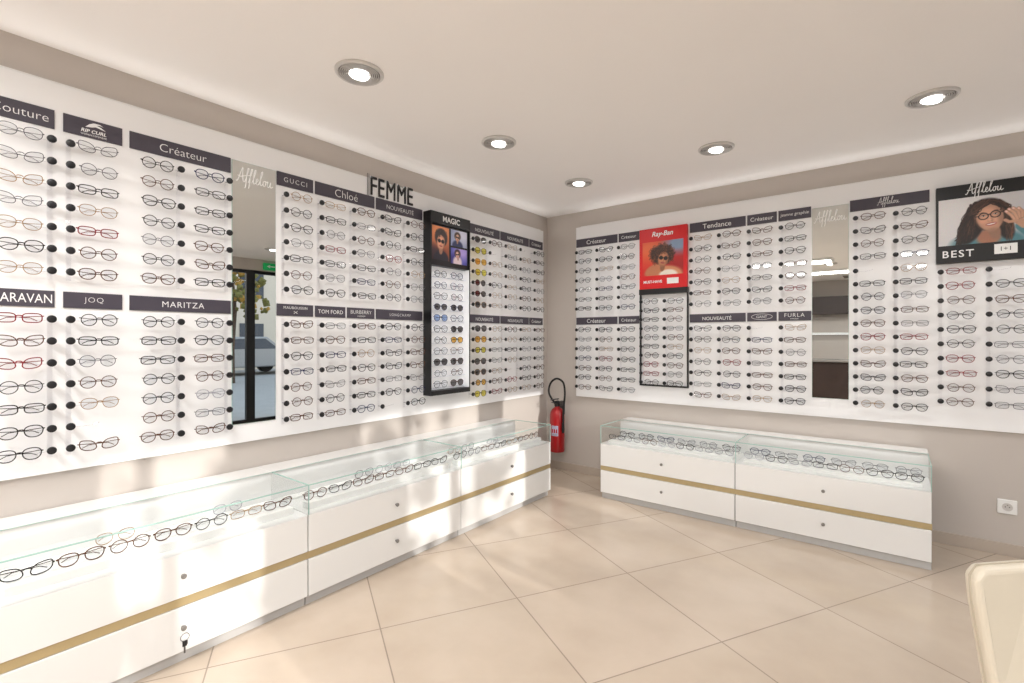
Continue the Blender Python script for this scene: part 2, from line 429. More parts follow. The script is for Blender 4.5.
b = B(); b.add([(x, y, z) for y in (-.85, .85) for x, z in ((-2, .3), (-2, .8), (-1.5, .95), (-1, 1.4), (.6, 1.42), (1.2, .95), (2, .8), (2.05, .3))],
      [tuple(range(8)), tuple(range(15, 7, -1))]+[(i, 8+i, 8+(i+1) % 8, (i+1) % 8) for i in range(8)], 'carpaint'); b.obj('body', e, bevel=.05)
b = B(); b.add([(x, y, z) for y in (-.86, .86) for x, z in ((-1.35, .97), (-.95, 1.33), (.52, 1.35), (1.0, .97))], [(0, 1, 2, 3), (7, 6, 5, 4)], 'shade'); b.obj('side_window', e)
for sx in (-1.25, 1.3):
    for sy in (-.84, .84):
        b = B(); b.cyl((sx, sy-.09, .32), (sx, sy+.09, .32), .32, 'rubber', 20); b.obj('wheel', e, True)

# ------------------------------------------------------------------ display boards
PT = 0.02
def panel(wall, a0, a1):
    b = B(); b.box(0, a1-a0, -PT, -0.0005, 0, 1.68, 'panel')
    o = wall_root('display_board', wall, a0, 0.76, 0, b.mesh('display_board'))
    md = o.modifiers.new('bevel', 'BEVEL'); md.width = 0.003; md.segments = 2
    tag(o, 'large glossy white eyewear display board fixed to the wall', 'display board')
    L = a1-a0
    e = wall_root('added_uplight', wall, a0, 2.4405, 0.003); tag(e, 'slim white added uplight on top of the display board', 'added light strip')
    b = B(); b.box(.05, L-.05, -.014, 0, 0, .005, 'plastic'); b.obj('channel', e)
    l = bpy.data.lights.new('strip', 'AREA'); l.shape = 'RECTANGLE'; l.size = L-.1; l.size_y = .012; l.energy = .5*L; l.color = (1, .99, .98)  # added lamp, imitates the brighter band of ceiling along the walls
    lo = bpy.data.objects.new('uplight_lamp', l); COL.objects.link(lo); lo.parent = e; lo.location = (L/2, -.016, .012)
    lo.rotation_euler = (math.radians(-112), 0, 0)
panel('L', -4.75, -0.095); panel('B', 0.361, 3.95)

# ------------------------------------------------------------------ eyeglasses
def outline(style, n=24):
    pts = []
    A = {'round': (.0265, .0252, 2.0), 'panto': (.028, .0238, 2.3), 'rectangular': (.0295, .0188, 3.2),
         'cat-eye': (.029, .0212, 2.5), 'aviator': (.0305, .026, 2.3)}[style]
    for i in range(n):
        t = 2*math.pi*i/n; c, s = math.cos(t), math.sin(t)
        x = A[0]*math.copysign(abs(c)**(2/A[2]), c); z = A[1]*math.copysign(abs(s)**(2/A[2]), s)
        if style in ('panto', 'aviator'): x *= 1+0.10*(z/A[1])
        if style == 'cat-eye': z += 0.10*x+2.2*x*abs(x)*(1 if z > 0 else .3)*(4)
        pts.append((x, z))
    return pts, A
def glasses_parts(style, color, sun=None, folded=True):
    metal = color in ('gold', 'silver')
    r = 0.0015 if metal else 0.0022
    if style == 'aviator': r = 0.0018
    if style == 'round' and not metal: r = 0.0019
    fk = 'frame'+color; pts, A = outline(style); lk = sun or 'lens'
    P = []
    f = B(); cx = A[0]+.0095
    ex = cx+A[0]
    for sg in (-1, 1):
        f.tube([(sg*(cx+x), 0, z) for x, z in pts], r, fk, True, 5)
    br = cx-A[0]
    f.tube([(-br-.001, 0, .006), (-br*.5, -.001, .0095), (br*.5, -.001, .0095), (br+.001, 0, .006)], r*1.1, fk, False, 5)
    for sg in (-1, 1):
        f.tube([(sg*(ex-.001), 0, .008), (sg*(ex+.004), .001, .0085), (sg*(ex+.005), .006, .0085)], r*1.15, fk, False, 5)
    P.append(('frame_front', f))
    for sg in (-1, 1):
        l = B(); l.add([(sg*(cx+x), 0.0, z) for x, z in pts], [tuple(range(len(pts)))], lk); P.append(('lens', l))
    for sg in (-1, 1):
        t = B(); d = 0.010+(0.005 if sg > 0 else 0)
        if folded:
            t.tube([(sg*(ex+.005), .005, .0085), (sg*(ex+.002), d, .008), (sg*.02, d+.002, .004), (-sg*.035, d+.003, 0), (-sg*.055, d+.003, -.012)], r*.8, fk, False, 5)
        else:
            t.tube([(sg*(ex+.005), .005, .0085), (sg*(ex+.006), .05, .008), (sg*(ex+.003), .095, .007), (sg*(ex), .125, -.01)], r, fk, False, 5)
        P.append(('temple', t))
    return P
_cache = {}
def glasses_mesh(style, color, sun=None, folded=True, joined=True):
    key = (style, color, sun, folded, joined)
    if key not in _cache:
        P = glasses_parts(style, color, sun, folded)
        if joined:
            f = B()
            for _, p in P:
                for k in p.mats: f.mi(k)
                o = len(f.v); f.v += p.v
                for fc, mi in zip(p.f, p.m): f.f.append([q+o for q in fc]); f.m.append(f.mats.index(p.mats[mi]))
            _cache[key] = (f.mesh('eyeglasses', True), f)
        else:
            _cache[key] = [(n, p.mesh(n, True)) for n, p in P]
    return _cache[key]

COLORS = ['black']*8+['tort']*5+['silver']*3+['gold']*2+['blue']*1+['red']*1
CW = {'black': 'black', 'tort': 'tortoiseshell', 'silver': 'gunmetal', 'gold': 'gold', 'blue': 'navy', 'red': 'red', 'pink': 'rose', 'clear': 'crystal'}
STY = ['round']*3+['panto']*4+['rectangular']*3+['cat-eye']*2
SPEC = []
def depth_of(p):
    d = Vector(p)-CAM
    return d.x*-.6166+d.y*.7873, d.x*.7873+d.y*.6166
def add_spec(wall, a, z, out, where, group, colors=COLORS, sun=None, sty=STY, tilt=0.0, kind='eyeglasses'):
    SPEC.append(dict(wall=wall, a=a, z=z, out=out, where=where, group=group, color=random.choice(colors),
                     style=random.choice(sty), sun=random.choice(sun) if sun else None, tilt=tilt, kind=kind))

OUT = 0.062
def peg_mesh(side):
    b = B()
    b.cyl((0, 0, 0), (0, -0.045, 0), 0.003, 'chrome', 8)
    T = Matrix.Translation((0, -0.043, 0)) @ Matrix.Rotation(R90, 4, 'X')
    b.lathe([(0.006, 0), (0.0155, 0.002), (0.0165, 0.005), (0.0155, 0.010), (0.010, 0.012)], 'black', T, 16)
    b.tube([(0, -0.030, -0.004), (side*0.05, -0.03, -0.006), (side*0.095, -0.036, 0.002), (side*0.095, -0.047, 0.006)], 0.0022, 'clear', False, 5)
    return b.mesh('peg', True)
PEG = {1: peg_mesh(1), -1: peg_mesh(-1)}
def column(wall, ac, rows, side=-1, colors=COLORS, where='on a white wall display', sun=None, sty=STY):
    dx = side*0.095
    z0, z1 = min(rows)-0.035, max(rows)+0.035
    e = wall_root('display_rail', wall, ac+dx, z0, PT)
    tag(e, 'slim clear acrylic eyewear rail with round black pegs', 'display rail', 'display rails on the white panels')
    b = B(); b.quad([(-0.009, -.003, 0), (0.009, -.003, 0), (0.009, -.003, z1-z0), (-0.009, -.003, z1-z0)], 'clear'); b.obj('strip', e)
    for z in rows:
        o = bpy.data.objects.new('peg', PEG[-side]); COL.objects.link(o); o.parent = e; o.location = (0, -0.0, z-z0)
        if random.random() < 0.012: continue
        add_spec(wall, ac+random.uniform(-.004, .004), z+random.uniform(-.003, .003), PT+OUT-0.012, where,
                 'sunglasses on the wall displays' if sun else 'eyeglasses on the wall displays', colors, sun, sty,
                 kind='sunglasses' if sun else 'eyeglasses')

UP = [2.180-0.0925*i for i in range(7)]
LO = [1.420-0.0925*i for i in range(7)]
REDS = ['black']*3+['red']*3+['tort', 'silver']
column('L', -3.925, UP, +1, colors=['black']*3+['silver']*3+['gold']); column('L', -3.925, LO, +1, colors=['black']*3+['red']*1+['tort']*2)
column('L', -3.675, UP, -1); column('L', -3.675, LO, -1)
for c in (-3.45, -3.225):
    column('L', c, UP, +1, colors=['tort']*3+['silver']*2+['black']*2+['blue']); column('L', c, LO, +1, colors=['black']*3+['silver']*2+['tort', 'clear'])
column('L', -2.725, UP, -1); column('L', -2.725, LO, -1)
for c in (-2.50, -2.27, -2.045, -1.82): column('L', c, UP, -1); column('L', c, LO, -1, colors=COLORS+['red']*1)
SUN = dict(sun=['olens', 'ylens', 'slens', 'olens', 'slens'], colors=['black', 'gold', 'tort'], sty=['aviator', 'panto', 'round'])
column('L', -1.12, UP, -1, **SUN); column('L', -1.12, LO, -1, **SUN)
for c in (-.90, -.68, -.455, -.225): column('L', c, UP, -1, colors=COLORS+['gold']*3); column('L', c, LO, -1, colors=COLORS+['gold']*3)
for c in (.49, .715, .94): column('B', c, UP, -1); column('B', c, LO, -1)
for c in (1.605, 1.83, 2.055, 2.28): column('B', c, UP, -1); column('B', c, LO, -1)
R13 = [2.180-0.0925*i for i in range(15)]
for c in (2.745, 2.967): column('B', c, R13, -1, colors=COLORS)
for c in (3.195, 3.42): column('B', c, [1.765-0.0925*i for i in range(10)], -1, colors=REDS if c < 3.3 else COLORS)

# ------------------------------------------------------------------ wall signs
def sign(wall, a0, a1, z0, z1, body=None, th=0.5, tw=0.8, desc='dark grey category sign with white lettering', **kw):
    b = B(); w = a1-a0; h = z1-z0
    b.box(0.003, w-0.003, -0.006, 0, 0, h, 'plate')
    e = wall_root('wall_sign', wall, a0, z0, PT, b.mesh('wall_sign'))
    tag(e, desc+' on the white panel', 'sign')
    if body: text(body, w/2, h/2, w*tw, h*th, 0.0062, e, **kw)
    return e, w, h
T0, T1 = 2.238, 2.318
B0, B1 = 1.472, 1.542
CR = 'Cr\u00e9ateur'; NV = 'NOUVEAUT\u00c9'
BR = 'dark grey brand sign with white lettering'
e, w, h = sign('L', -4.26, -3.812, T0, T1); text('Couture', w-0.108, h/2, 0.172, 0.045, 0.0062, e, bold=-.012)
e, w, h = sign('L', -3.79, -3.578, T0, T1, None, desc=BR)
text('RIP CURL', w/2, h*.36, w*.62, h*.2, 0.0062, e, bold=0.02, shear=.2)
text("WOMEN'S EYEWEAR", w/2, h*.15, w*.5, h*.09, 0.0062, e)
b = B(); b.poly([(w*.36, h*.55), (w*.42, h*.74), (w*.50, h*.86), (w*.60, h*.86), (w*.66, h*.76), (w*.60, h*.80), (w*.55, h*.77), (w*.62, h*.70), (w*.70, h*.55), (w*.60, h*.62), (w*.53, h*.66), (w*.47, h*.60)], 0.0065, 'letter'); b.obj('logo', e)
sign('L', -3.556, -3.104, T0, T1, CR, .48, .8, bold=-.012)
sign('L', -2.858, -2.626, T0, T1, 'GUCCI', .34, .76, desc=BR, bold=-.012, space=1.3)
sign('L', -2.618, -2.172, T0, T1, 'Chlo\u00e9', .6, .5, desc=BR, bold=-.014)
sign('L', -2.164, -1.735, T0, T1, NV, .46, .7, bold=-.01)
sign('L', -1.235, -.806, T0, T1, NV, .46, .7)
sign('L', -.798, -.356, T0, T1, NV, .46, .7)
sign('L', -.348, -.115, T0, T1, CR, .5, .7)
e, w, h = sign('L', -4.26, -3.812, B0, B1, desc=BR); text('CARAVAN', w-0.102, h/2, 0.182, 0.038, 0.0062, e, stretch=True)
e, w, h = sign('L', -3.79, -3.578, B0, B1, 'JOQ', .42, .5, desc=BR, bold=-.018, space=1.15)
sign('L', -3.556, -3.104, B0, B1, 'MARITZA', .40, .66, desc=BR, bold=-.004, space=1.12)
e, w, h = sign('L', -2.858, -2.626, B0, B1, desc=BR); text('MAUBOUSSIN', w/2, h*.7, w*.75, h*.22, 0.0062, e, space=1.15)
b = B(); b.tube([(w*.45, -.007, h*.2), (w*.5, -.007, h*.32), (w*.55, -.007, h*.2)], .0016, 'letter'); b.tube([(w*.45, -.007, h*.42), (w*.5, -.007, h*.3), (w*.55, -.007, h*.42)], .0016, 'letter'); b.obj('logo', e)
sign('L', -2.618, -2.400, B0, B1, 'TOM FORD', .36, .8, desc=BR)
e, w, h = sign('L', -2.392, -2.172, B0, B1, desc=BR); text('BURBERRY', w/2, h*.6, w*.8, h*.34, 0.0062, e, bold=-.008); text('LONDON', w/2, h*.22, w*.4, h*.14, 0.0062, e)
sign('L', -2.164, -1.735, B0, B1, 'LONGCHAMP', .27, .6, desc=BR, bold=-.008, space=1.2)
sign('L', -1.235, -.806, B0, B1, NV, .5, .7)
sign('L', -.798, -.356, B0, B1, NV, .5, .7)
sign('L', -.348, -.115, B0, B1, CR, .5, .7)
sign('B', .365, .815, T0, T1, CR, .5, .7); sign('B', .822, 1.032, T0, T1, CR, .5, .7)
sign('B', 1.483, 1.93, T0, T1, 'Tendance', .5, .7)
sign('B', 1.936, 2.152, T0, T1, CR, .5, .75)
sign('B', 2.158, 2.380, T0, T1, 'jeanne graphie', .38, .85, desc=BR, shear=.1)
e, w, h = sign('B', 2.612, 3.05, T0, T1, None, desc=BR); script_logo(e, w/2, h/2-.002, .12, .007, th=.0013)
sign('B', .365, .815, B0, B1, CR, .55, .7); sign('B', .822, 1.032, B0, B1, CR, .5, .7)
sign('B', 1.483, 1.93, B0, B1, NV, .5, .7)
e, w, h = sign('B', 1.936, 2.152, B0, B1, 'GANT', .28, .4, desc=BR)
b = B(); b.tube([(w/2+.075*math.cos(t*.2618), -.007, h/2+.022*math.sin(t*.2618)) for t in range(24)], .0015, 'letter', True, 5); b.obj('logo', e)
e, w, h = sign('B', 2.158, 2.380, B0, B1, desc=BR); text('FURLA', w/2, h*.6, w*.6, h*.40, 0.0062, e, bold=-.006, space=1.2); text('EYEWEAR', w/2, h*.2, w*.3, h*.12, 0.0062, e)

e = wall_root('word_sign', 'L', -2.225, 2.325, PT)
tag(e, 'tall black cut-out word sign reading FEMME on the white panel', 'sign')
b = B(); b.tube([(-.006, -.004, -.005), (-.006, -.004, .145), (.006, -.004, .145), (.006, -.004, -.005)], .0016, 'black', True, 5); b.obj('thin_outline_bar', e)
for ch, W, xx in (('F', .050, .045), ('E', .050, .110), ('M', .076, .192), ('M', .076, .288), ('E', .050, .368)):
    me = text_mesh(ch, W, 0.128, 0.0, 'black', stretch=True)
    o = mkobj('letter', me, e, loc=(xx, -0.004, 0.0675))
    sd = o.modifiers.new('thick', 'SOLIDIFY'); sd.thickness = 0.008; sd.offset = 0

# ------------------------------------------------------------------ mirrors
def mirror(wall, a0, a1, z0, z1):
    e = wall_root('wall_mirror', wall, a0, z0, PT); w = a1-a0; h = z1-z0
    tag(e, 'tall narrow frameless mirror with frosted script lettering on the white panel', 'mirror')
    b = B(); b.box(0, w, -0.005, 0, 0, h, 'edge'); b.obj('backing', e)
    b = B(); b.poly([(0.001, 0.001), (w-0.001, 0.001), (w-0.001, h-0.001), (0.001, h-0.001)], 0.0055, 'mirror'); b.obj('glass', e)
    script_logo(e, w/2, h-0.085, .20, .0075, 'frost', .0022)
mirror('L', -3.10, -2.862, 0.865, 2.315); mirror('B', 2.383, 2.608, 0.90, 2.30)

# ------------------------------------------------------------------ black sunglasses tower on left wall
M['p_white'] = mat('print_white', rgb(215, 213, 213), 0.5); M['p_grey'] = mat('print_grey', rgb(176, 180, 205), 0.5, noise=.3, nscale=20)
M['p_teal'] = mat('print_teal', rgb(84, 150, 156), 0.5, noise=.2, nscale=30)
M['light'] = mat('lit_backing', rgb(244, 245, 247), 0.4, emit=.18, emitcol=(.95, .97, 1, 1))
e = wall_root('sunglasses_tower', 'L', -1.725, 0.90, PT)
tag(e, 'tall black sunglasses display tower with posters and lit shelves', 'display stand')
W, HH, DD = 0.435, 1.41, 0.085
b = B(); b.box(0, .008, -DD, 0, 0, HH, 'dblack'); b.box(W-.008, W, -DD, 0, 0, HH, 'dblack'); b.box(.008, W-.008, -DD, 0, 0, .035, 'dblack')
b.box(.008, W-.008, -DD, 0, HH-.09, HH, 'dblack'); b.box(.008, W-.008, -.010, 0, .035, HH-.09, 'dblack'); b.box(.008, W-.008, -DD+.015, -.010, 1.0, HH-.09, 'dblack')
b.obj('body', e)
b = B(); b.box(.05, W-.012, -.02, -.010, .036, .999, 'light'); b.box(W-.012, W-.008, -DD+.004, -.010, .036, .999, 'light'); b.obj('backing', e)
text('MAGIC', W/2, HH-.045, .2, .045, DD+.0015, e, bold=.02)
P = Paint(.025, .205, 1.045, 1.305, .004, (150, 78, 52)); P.ell(.12, 1.28, .16, .10, (226, 140, 84), soft=1.2, a=.9); P.ell(.04, 1.07, .12, .08, (60, 34, 40), soft=.8)
P.ell(.12, 1.05, .08, .07, (34, 30, 44), soft=.2); P.ell(.12, 1.22, .066, .07, (40, 26, 24), soft=.2); portrait(P, .118, 1.185, .055, -.1, True, (214, 150, 118), smile=False); P.curls(.12, 1.25, .06, .025, 40, (36, 22, 20), (110, 66, 44), .012)
P.obj(e, DD-.013)
P = Paint(.225, .41, 1.035, 1.16, .004, (84, 84, 170)); P.ell(.36, 1.14, .08, .06, (176, 156, 220), soft=1.2); P.ell(.26, 1.06, .07, .05, (50, 46, 120), soft=1.)
P.ell(.30, 1.05, .05, .05, (220, 200, 205), soft=.4); P.ell(.30, 1.12, .035, .035, (60, 40, 44), soft=.3); portrait(P, .30, 1.108, .026, .1, True, (222, 176, 160)); P.obj(e, DD-.013)
P = Paint(.225, .41, 1.175, 1.305, .004, (150, 158, 190)); P.ell(.38, 1.29, .09, .08, (214, 214, 232), soft=1.2); P.ell(.30, 1.18, .06, .045, (40, 50, 90), soft=.3)
P.ell(.30, 1.258, .036, .034, (70, 50, 40), soft=.3); portrait(P, .30, 1.245, .028, -.1, True, (216, 168, 142)); P.obj(e, DD-.013)
for i in range(11):
    zz = .050+.0862*i
    b = B(); b.box(.05, W-.013, -.062, -.02, zz, zz+.003, 'clear'); b.obj('shelf', e)
    b = B(); b.box(.010, .046, -.03, -.010, zz+.01, zz+.05, ('p_grey', 'p_white', 'p_teal')[i % 3]); b.obj('price_card', e)
    for xx in (.135, .315):
        add_spec('L', -1.725+xx, .90+zz+.030, PT+.052, 'on a lit shelf of the black tower', 'sunglasses on the lit tower', ['black', 'tort', 'clear', 'silver', 'blue'],
                 sun=['slens', 'blens', 'olens', 'lens', 'lens', 'lens'], sty=['aviator', 'panto', 'round'], kind='sunglasses')

# ------------------------------------------------------------------ red poster unit on back wall
e = wall_root('poster_display', 'B', 1.04, 0.91, PT); W = .436
tag(e, 'red illuminated poster box above a black framed eyewear rack', 'display stand')
b = B(); b.box(0, .010, -.022, 0, 0, .83, 'dblack'); b.box(W-.010, W, -.022, 0, 0, .83, 'dblack'); b.box(.010, W-.010, -.022, 0, 0, .014, 'dblack'); b.box(0, W, -.036, 0, .82, .868, 'dblack')
b.obj('frame', e)
b = B(); b.box(.004, W-.004, -.036, 0, .868, 1.405, 'postred'); b.obj('poster_box', e, bevel=.003)
D = .037
P = Paint(.035, W-.035, .985, 1.285, .0038, (206, 40, 34))
P.ell(.10, 1.22, .14, .12, (226, 110, 60), soft=1.3, a=.9); P.ell(.36, 1.03, .14, .12, (150, 20, 24), soft=1.2, a=.8); P.ell(.36, 1.25, .12, .08, (120, 160, 190), soft=1., a=.9)
P.ell(.25, .98, .15, .085, (206, 140, 100), soft=.25); P.ell(.14, 1.03, .09, .05, (190, 120, 84), soft=.3, rot=.4); P.ell(.27, .985, .08, .045, (236, 226, 214), soft=.3)
P.ell(.215, 1.165, .105, .085, (44, 24, 18), soft=.2)
P.curls(.215, 1.165, .12, .10, 320, (40, 22, 16), (158, 92, 52), .013, .0017)
portrait(P, .225, 1.125, .062, -.18, True, (190, 124, 88), smile=False)
P.curls(.205, 1.20, .085, .030, 120, (40, 22, 16), (150, 86, 50), .012, .0017)
P.obj(e, D)
text('Ray-Ban', W/2, 1.345, .19, .06, D, e, shear=.25, bold=.02)
text('MUST-HAVE', .13, .93, .17, .035, D, e, bold=.03)
b = B(); b.box(.26, .36, -.040, -.036, .905, .955, 'plastic'); b.obj('price_card', e)
for c in (1.16, 1.375): column('B', c, [1.665-0.080*i for i in range(10)], -1)

# ------------------------------------------------------------------ black poster on back wall
e = wall_root('poster_display', 'B', 3.078, 1.82, PT); W = .45
tag(e, 'black poster box showing a dark-haired woman holding eyeglasses', 'poster')
b = B(); b.box(0, W, -.045, 0, 0, .49, 'dblack'); b.obj('poster_box', e, bevel=.003)
D = .046
P = Paint(.012, W-.012, .11, .405, .0028, (200, 198, 200))
P.ell(.05, .38, .2, .2, (228, 226, 226), soft=1.4, a=.8); P.ell(.42, .14, .16, .14, (172, 172, 180), soft=1.4, a=.7)
hd, hh_ = (30, 20, 19), (104, 68, 50)
P.ell(.245, .11, .17, .075, (74, 122, 132), soft=.3); P.ell(.245, .145, .055, .05, (160, 110, 88), soft=.4)
P.ell(.240, .285, .098, .098, hd, soft=.15); P.ell(.165, .20, .05, .10, hd, -.45, soft=.25); P.ell(.320, .20, .036, .08, hd, .2, soft=.3)
P.waves([(.165, .33, -.05), (.175, .35, -.035), (.16, .29, -.055), (.19, .36, -.02)], 170, .20, hd, hh_); P.waves([(.315, .32, .02), (.325, .29, .015)], 70, .16, hd, hh_)
portrait(P, .25, .268, .082, .14, False, (202, 152, 126))
P.waves([(.25, .365, -.075), (.22, .368, -.06)], 70, .075, hd, hh_, .002); P.waves([(.26, .366, .06), (.285, .358, .05)], 60, .06, hd, hh_, .002)
sk = np.array((206, 158, 132), float)
P.line([(.44, .14), (.395, .195)], .034, (74, 122, 132), soft=.006); P.line([(.40, .20), (.372, .232)], .021, sk*.9, soft=.005)
for q, (ax, az, bx, bz, cx_, cz_) in enumerate([(.365, .225, .345, .262, .322, .290), (.372, .238, .358, .276, .334, .302), (.382, .246, .374, .284, .352, .306), (.392, .248, .392, .280, .375, .302)]):
    P.line([(ax, az), (bx, bz), (cx_, cz_)], .0085, sk*.68, soft=.004); P.line([(ax-.001, az+.001), (bx-.001, bz+.001), (cx_, cz_)], .0066, sk*(1.0-.02*q), soft=.005); P.line([(cx_-.001, cz_), (cx_+.002, cz_-.003)], .004, (236, 200, 190), soft=.004)
P.line([(.368, .228), (.335, .225), (.318, .238)], .0085, sk*.92, soft=.004)
P.obj(e, D)
script_logo(e, W/2, .445, .17, D+.001, th=.0022)
text('BEST', .105, .055, .15, .045, D, e, bold=.01, space=1.2)
b = B(); b.box(.27, .37, -.049, -.045, .035, .095, 'plastic'); b.obj('price_card', e)
text('1+1', .32, .065, .05, .025, .0495, e, key='dblack', name='price_lettering')

# ------------------------------------------------------------------ display cabinets
DC, LG = 0.56, 0.18
Z = dict(plinth=.045, lo=.235, g1=.275, deck=.458, top=.607)
def cabinet(loc, rotz, L, desc, keys=False, knobmid=.5, last=True):
    e = empty('display_cabinet', loc, (0, 0, rotz)); tag(e, desc, 'display cabinet')
    D = DC
    b = B(); b.box(.003, L-.003, -D+.03, -.003, 0, Z['plinth'], 'base2'); b.obj('plinth', e)
    b = B(); b.box(.001, L-.001, -D+.0205, -.001, Z['plinth'], Z['deck']-.001, 'mgrey'); b.box(.001, L-.001, -D+.002, -.001, Z['deck']-.001, Z['deck'], 'white'); b.obj('body', e)
    b = B(); b.box(0, L, -D+.006, -D+.02, Z['lo']+.003, Z['g1']-.003, 'gold'); b.obj('brass_strip', e)
    for k, (z0, z1) in enumerate(((Z['plinth']+.008, Z['lo']), (Z['g1'], Z['deck']-.002))):
        b = B(); b.box(.003, L-.003, -D, -D+.0195, z0, z1, 'white'); d = b.obj('drawer', e, bevel=.0015)
        zc = (z0+z1)/2-(.0 if k else -.01)
        b = B(); T = Matrix.Translation((L*knobmid, -D, zc)) @ Matrix.Rotation(R90, 4, 'X')
        b.lathe([(.006, 0), (.006, .008), (.010, .010), (.0108, .016), (.009, .019)], 'mgrey', T, 16); b.obj('knob', d, True)
    b = B(); b.box(0, L, -LG, 0, Z['deck'], Z['top'], 'white'); b.obj('ledge', e, bevel=.002)
    c = B(); z0, z1 = Z['deck'], Z['top']; x0, x1 = .002, L-.002
    c.quad([(x0, -D, z1), (x1, -D, z1), (x1, -LG, z1), (x0, -LG, z1)], 'cglass')
    c.quad([(x0, -D, z0), (x1, -D, z0), (x1, -D, z1), (x0, -D, z1)], 'cglass')
    c.quad([(x0, -D, z0), (x0, -LG, z0), (x0, -LG, z1), (x0, -D, z1)], 'cglass')
    if last: c.quad([(x1, -D, z0), (x1, -LG, z0), (x1, -LG, z1), (x1, -D, z1)], 'cglass')
    g = c.obj('glass_case', e)
    c = B(); s = .004
    for x in ((x0, x1-s) if last else (x0,)):
        c.box(x, x+s, -D-.0005, -D+s, z0, z1, 'edge'); c.box(x, x+s, -D, -LG, z1-s, z1+.0008, 'edge')
    c.box(.001, L-.001, -D-.0008, -D+s, z1-s, z1+.0008, 'edge'); c.box(.001, L-.001, -LG-s, -LG, z1-.001, z1+.0008, 'edge')
    c.obj('glass_edge', g)
    l = bpy.data.lights.new('case', 'AREA'); l.shape = 'RECTANGLE'; l.size = L-.06; l.size_y = .01; l.energy = .14; l.color = (1, 1, 1)
    lo = bpy.data.objects.new('case_lamp', l); COL.objects.link(lo); lo.parent = e; lo.location = (L/2, -LG-.008, Z['top']-.014)
    lo.rotation_euler = (math.radians(-35), 0, 0)
    if keys:
        b = B(); zc = .135; y0 = -D-.024
        b.tube([(L*.5+.016*math.cos(i*.5236), y0, zc-.014+.016*math.sin(i*.5236)) for i in range(12)], .0013, 'dgrey', True, 5)
        b.box(L*.5-.009, L*.5+.007, y0-.002, y0+.001, zc-.05, zc-.028, 'black'); b.box(L*.5-.004, L*.5+.002, y0-.001, y0+.001, zc-.078, zc-.05, 'dgrey')
        b.box(L*.5+.002, L*.5+.010, y0-.001, y0+.001, zc-.045, zc-.03, 'dgrey'); b.obj('key', e)
    return e
def riser(cab, L, hgt=.034):
    b = B(); b.box(.04, L-.04, -.49, -.43, Z['deck'], Z['deck']+hgt, 'plastic'); b.box(.04, L-.04, -.28, -.22, Z['deck'], Z['deck']+.012, 'plastic')
    b.obj('display_riser', cab, bevel=.002)
LL = 1.09
for i in range(3):
    y0 = -4.065+LL*i+.010
    cab = cabinet((.006, y0, 0), R90, LL, 'white lacquered glass-topped cabinet with two drawers and brass strip'+(', keys hanging' if i == 0 else ''), keys=(i == 0), last=(i == 2))
    riser(cab, LL)
    n = 7
    for j in range(n):
        a = y0+.10+(LL-.20)*j/(n-1)
        add_spec('L', a, Z['deck']+.034+.0265, .006+.455, 'in the glass-topped cabinet', 'eyeglasses in the glass-topped cabinets', ['black']*2+['tort']*3+['silver']*2+['gold'], tilt=.12)
    for j in range(7):
        a = y0+.10+(LL-.20)*j/6
        if (i, j) in ((0, 2), (0, 5), (1, 3), (1, 4), (1, 5), (2, 1), (2, 2), (2, 4)):
            add_spec('L', a, Z['deck']+.012+.0265, .006+.25, 'in the glass-topped cabinet', 'eyeglasses in the glass-topped cabinets', ['clear', 'clear', 'gold', 'silver'], tilt=.12)
LR = 1.056
for i in range(2):
    x0 = .924+LR*i
    cab = cabinet((x0, -.016, 0), 0, LR, 'white lacquered glass-topped cabinet with two drawers beside the taupe wall', last=(i == 1))
    riser(cab, LR, .02)
    for r_, (oo, zz) in enumerate(((.455, .020), (.25, .012))):
        for j in range(7 if r_ == 0 else 6):
            a = x0+.1+(LR-.2)*j/(6 if r_ == 0 else 5)
            add_spec('B', a, Z['deck']+zz+.0265, .016+oo, 'in the glass-topped cabinet', 'eyeglasses in the glass-topped cabinets', ['black']*2+['blue', 'tort', 'silver', 'silver', 'clear', 'clear'], tilt=.12)

# ------------------------------------------------------------------ instantiate eyeglasses
for s in SPEC:
    a, z, out = s['a'], s['z'], s['out']
    s['loc'] = (out, a, z) if s['wall'] == 'L' else (a, -out, z)
    d, l = depth_of(s['loc']); s['depth'] = d; s['u'] = 512+489*l/d
    s['rot'] = (s['tilt'], 0, R90 if s['wall'] == 'L' else 0)
SPEC = [s for s in SPEC if s['depth'] > .3 and -10 < s['u'] < 1034]
SPEC.sort(key=lambda s: s['depth'])
first, rest = SPEC[:300], SPEC[300:]
print('GLASSES', len(SPEC))
for i, s in enumerate(first):
    kind = s['kind']; lab = '%s %s %s %s' % (CW[s['color']], s['style'], kind, s['where'])
    if i < 66:
        e = empty(kind, s['loc'], s['rot'])
        for n, me in glasses_mesh(s['style'], s['color'], s['sun'], True, False):
            o = bpy.data.objects.new(n, me); COL.objects.link(o); o.parent = e
    else:
        me, _ = glasses_mesh(s['style'], s['color'], s['sun'])
        e = bpy.data.objects.new(kind, me); COL.objects.link(e); e.location = s['loc']; e.rotation_euler = s['rot']
    tag(e, lab, 'glasses', s['group'])
if rest:
    f = B()
    for s in rest:
        _, t = glasses_mesh(s['style'], s['color'], s['sun'])
        T = Matrix.Translation(s['loc']) @ Euler(s['rot']).to_matrix().to_4x4()
        mp = [f.mi(k) for k in t.mats]; o = len(f.v)
        f.v += [tuple(T @ Vector(v)) for v in t.v]
        for fc, mi in zip(t.f, t.m): f.f.append([q+o for q in fc]); f.m.append(mp[mi])
    o = f.obj('eyeglasses_assortment', smooth=True)
    tag(o, 'farther rows of assorted eyeglasses on the white wall displays', 'glasses'); o['kind'] = 'stuff'

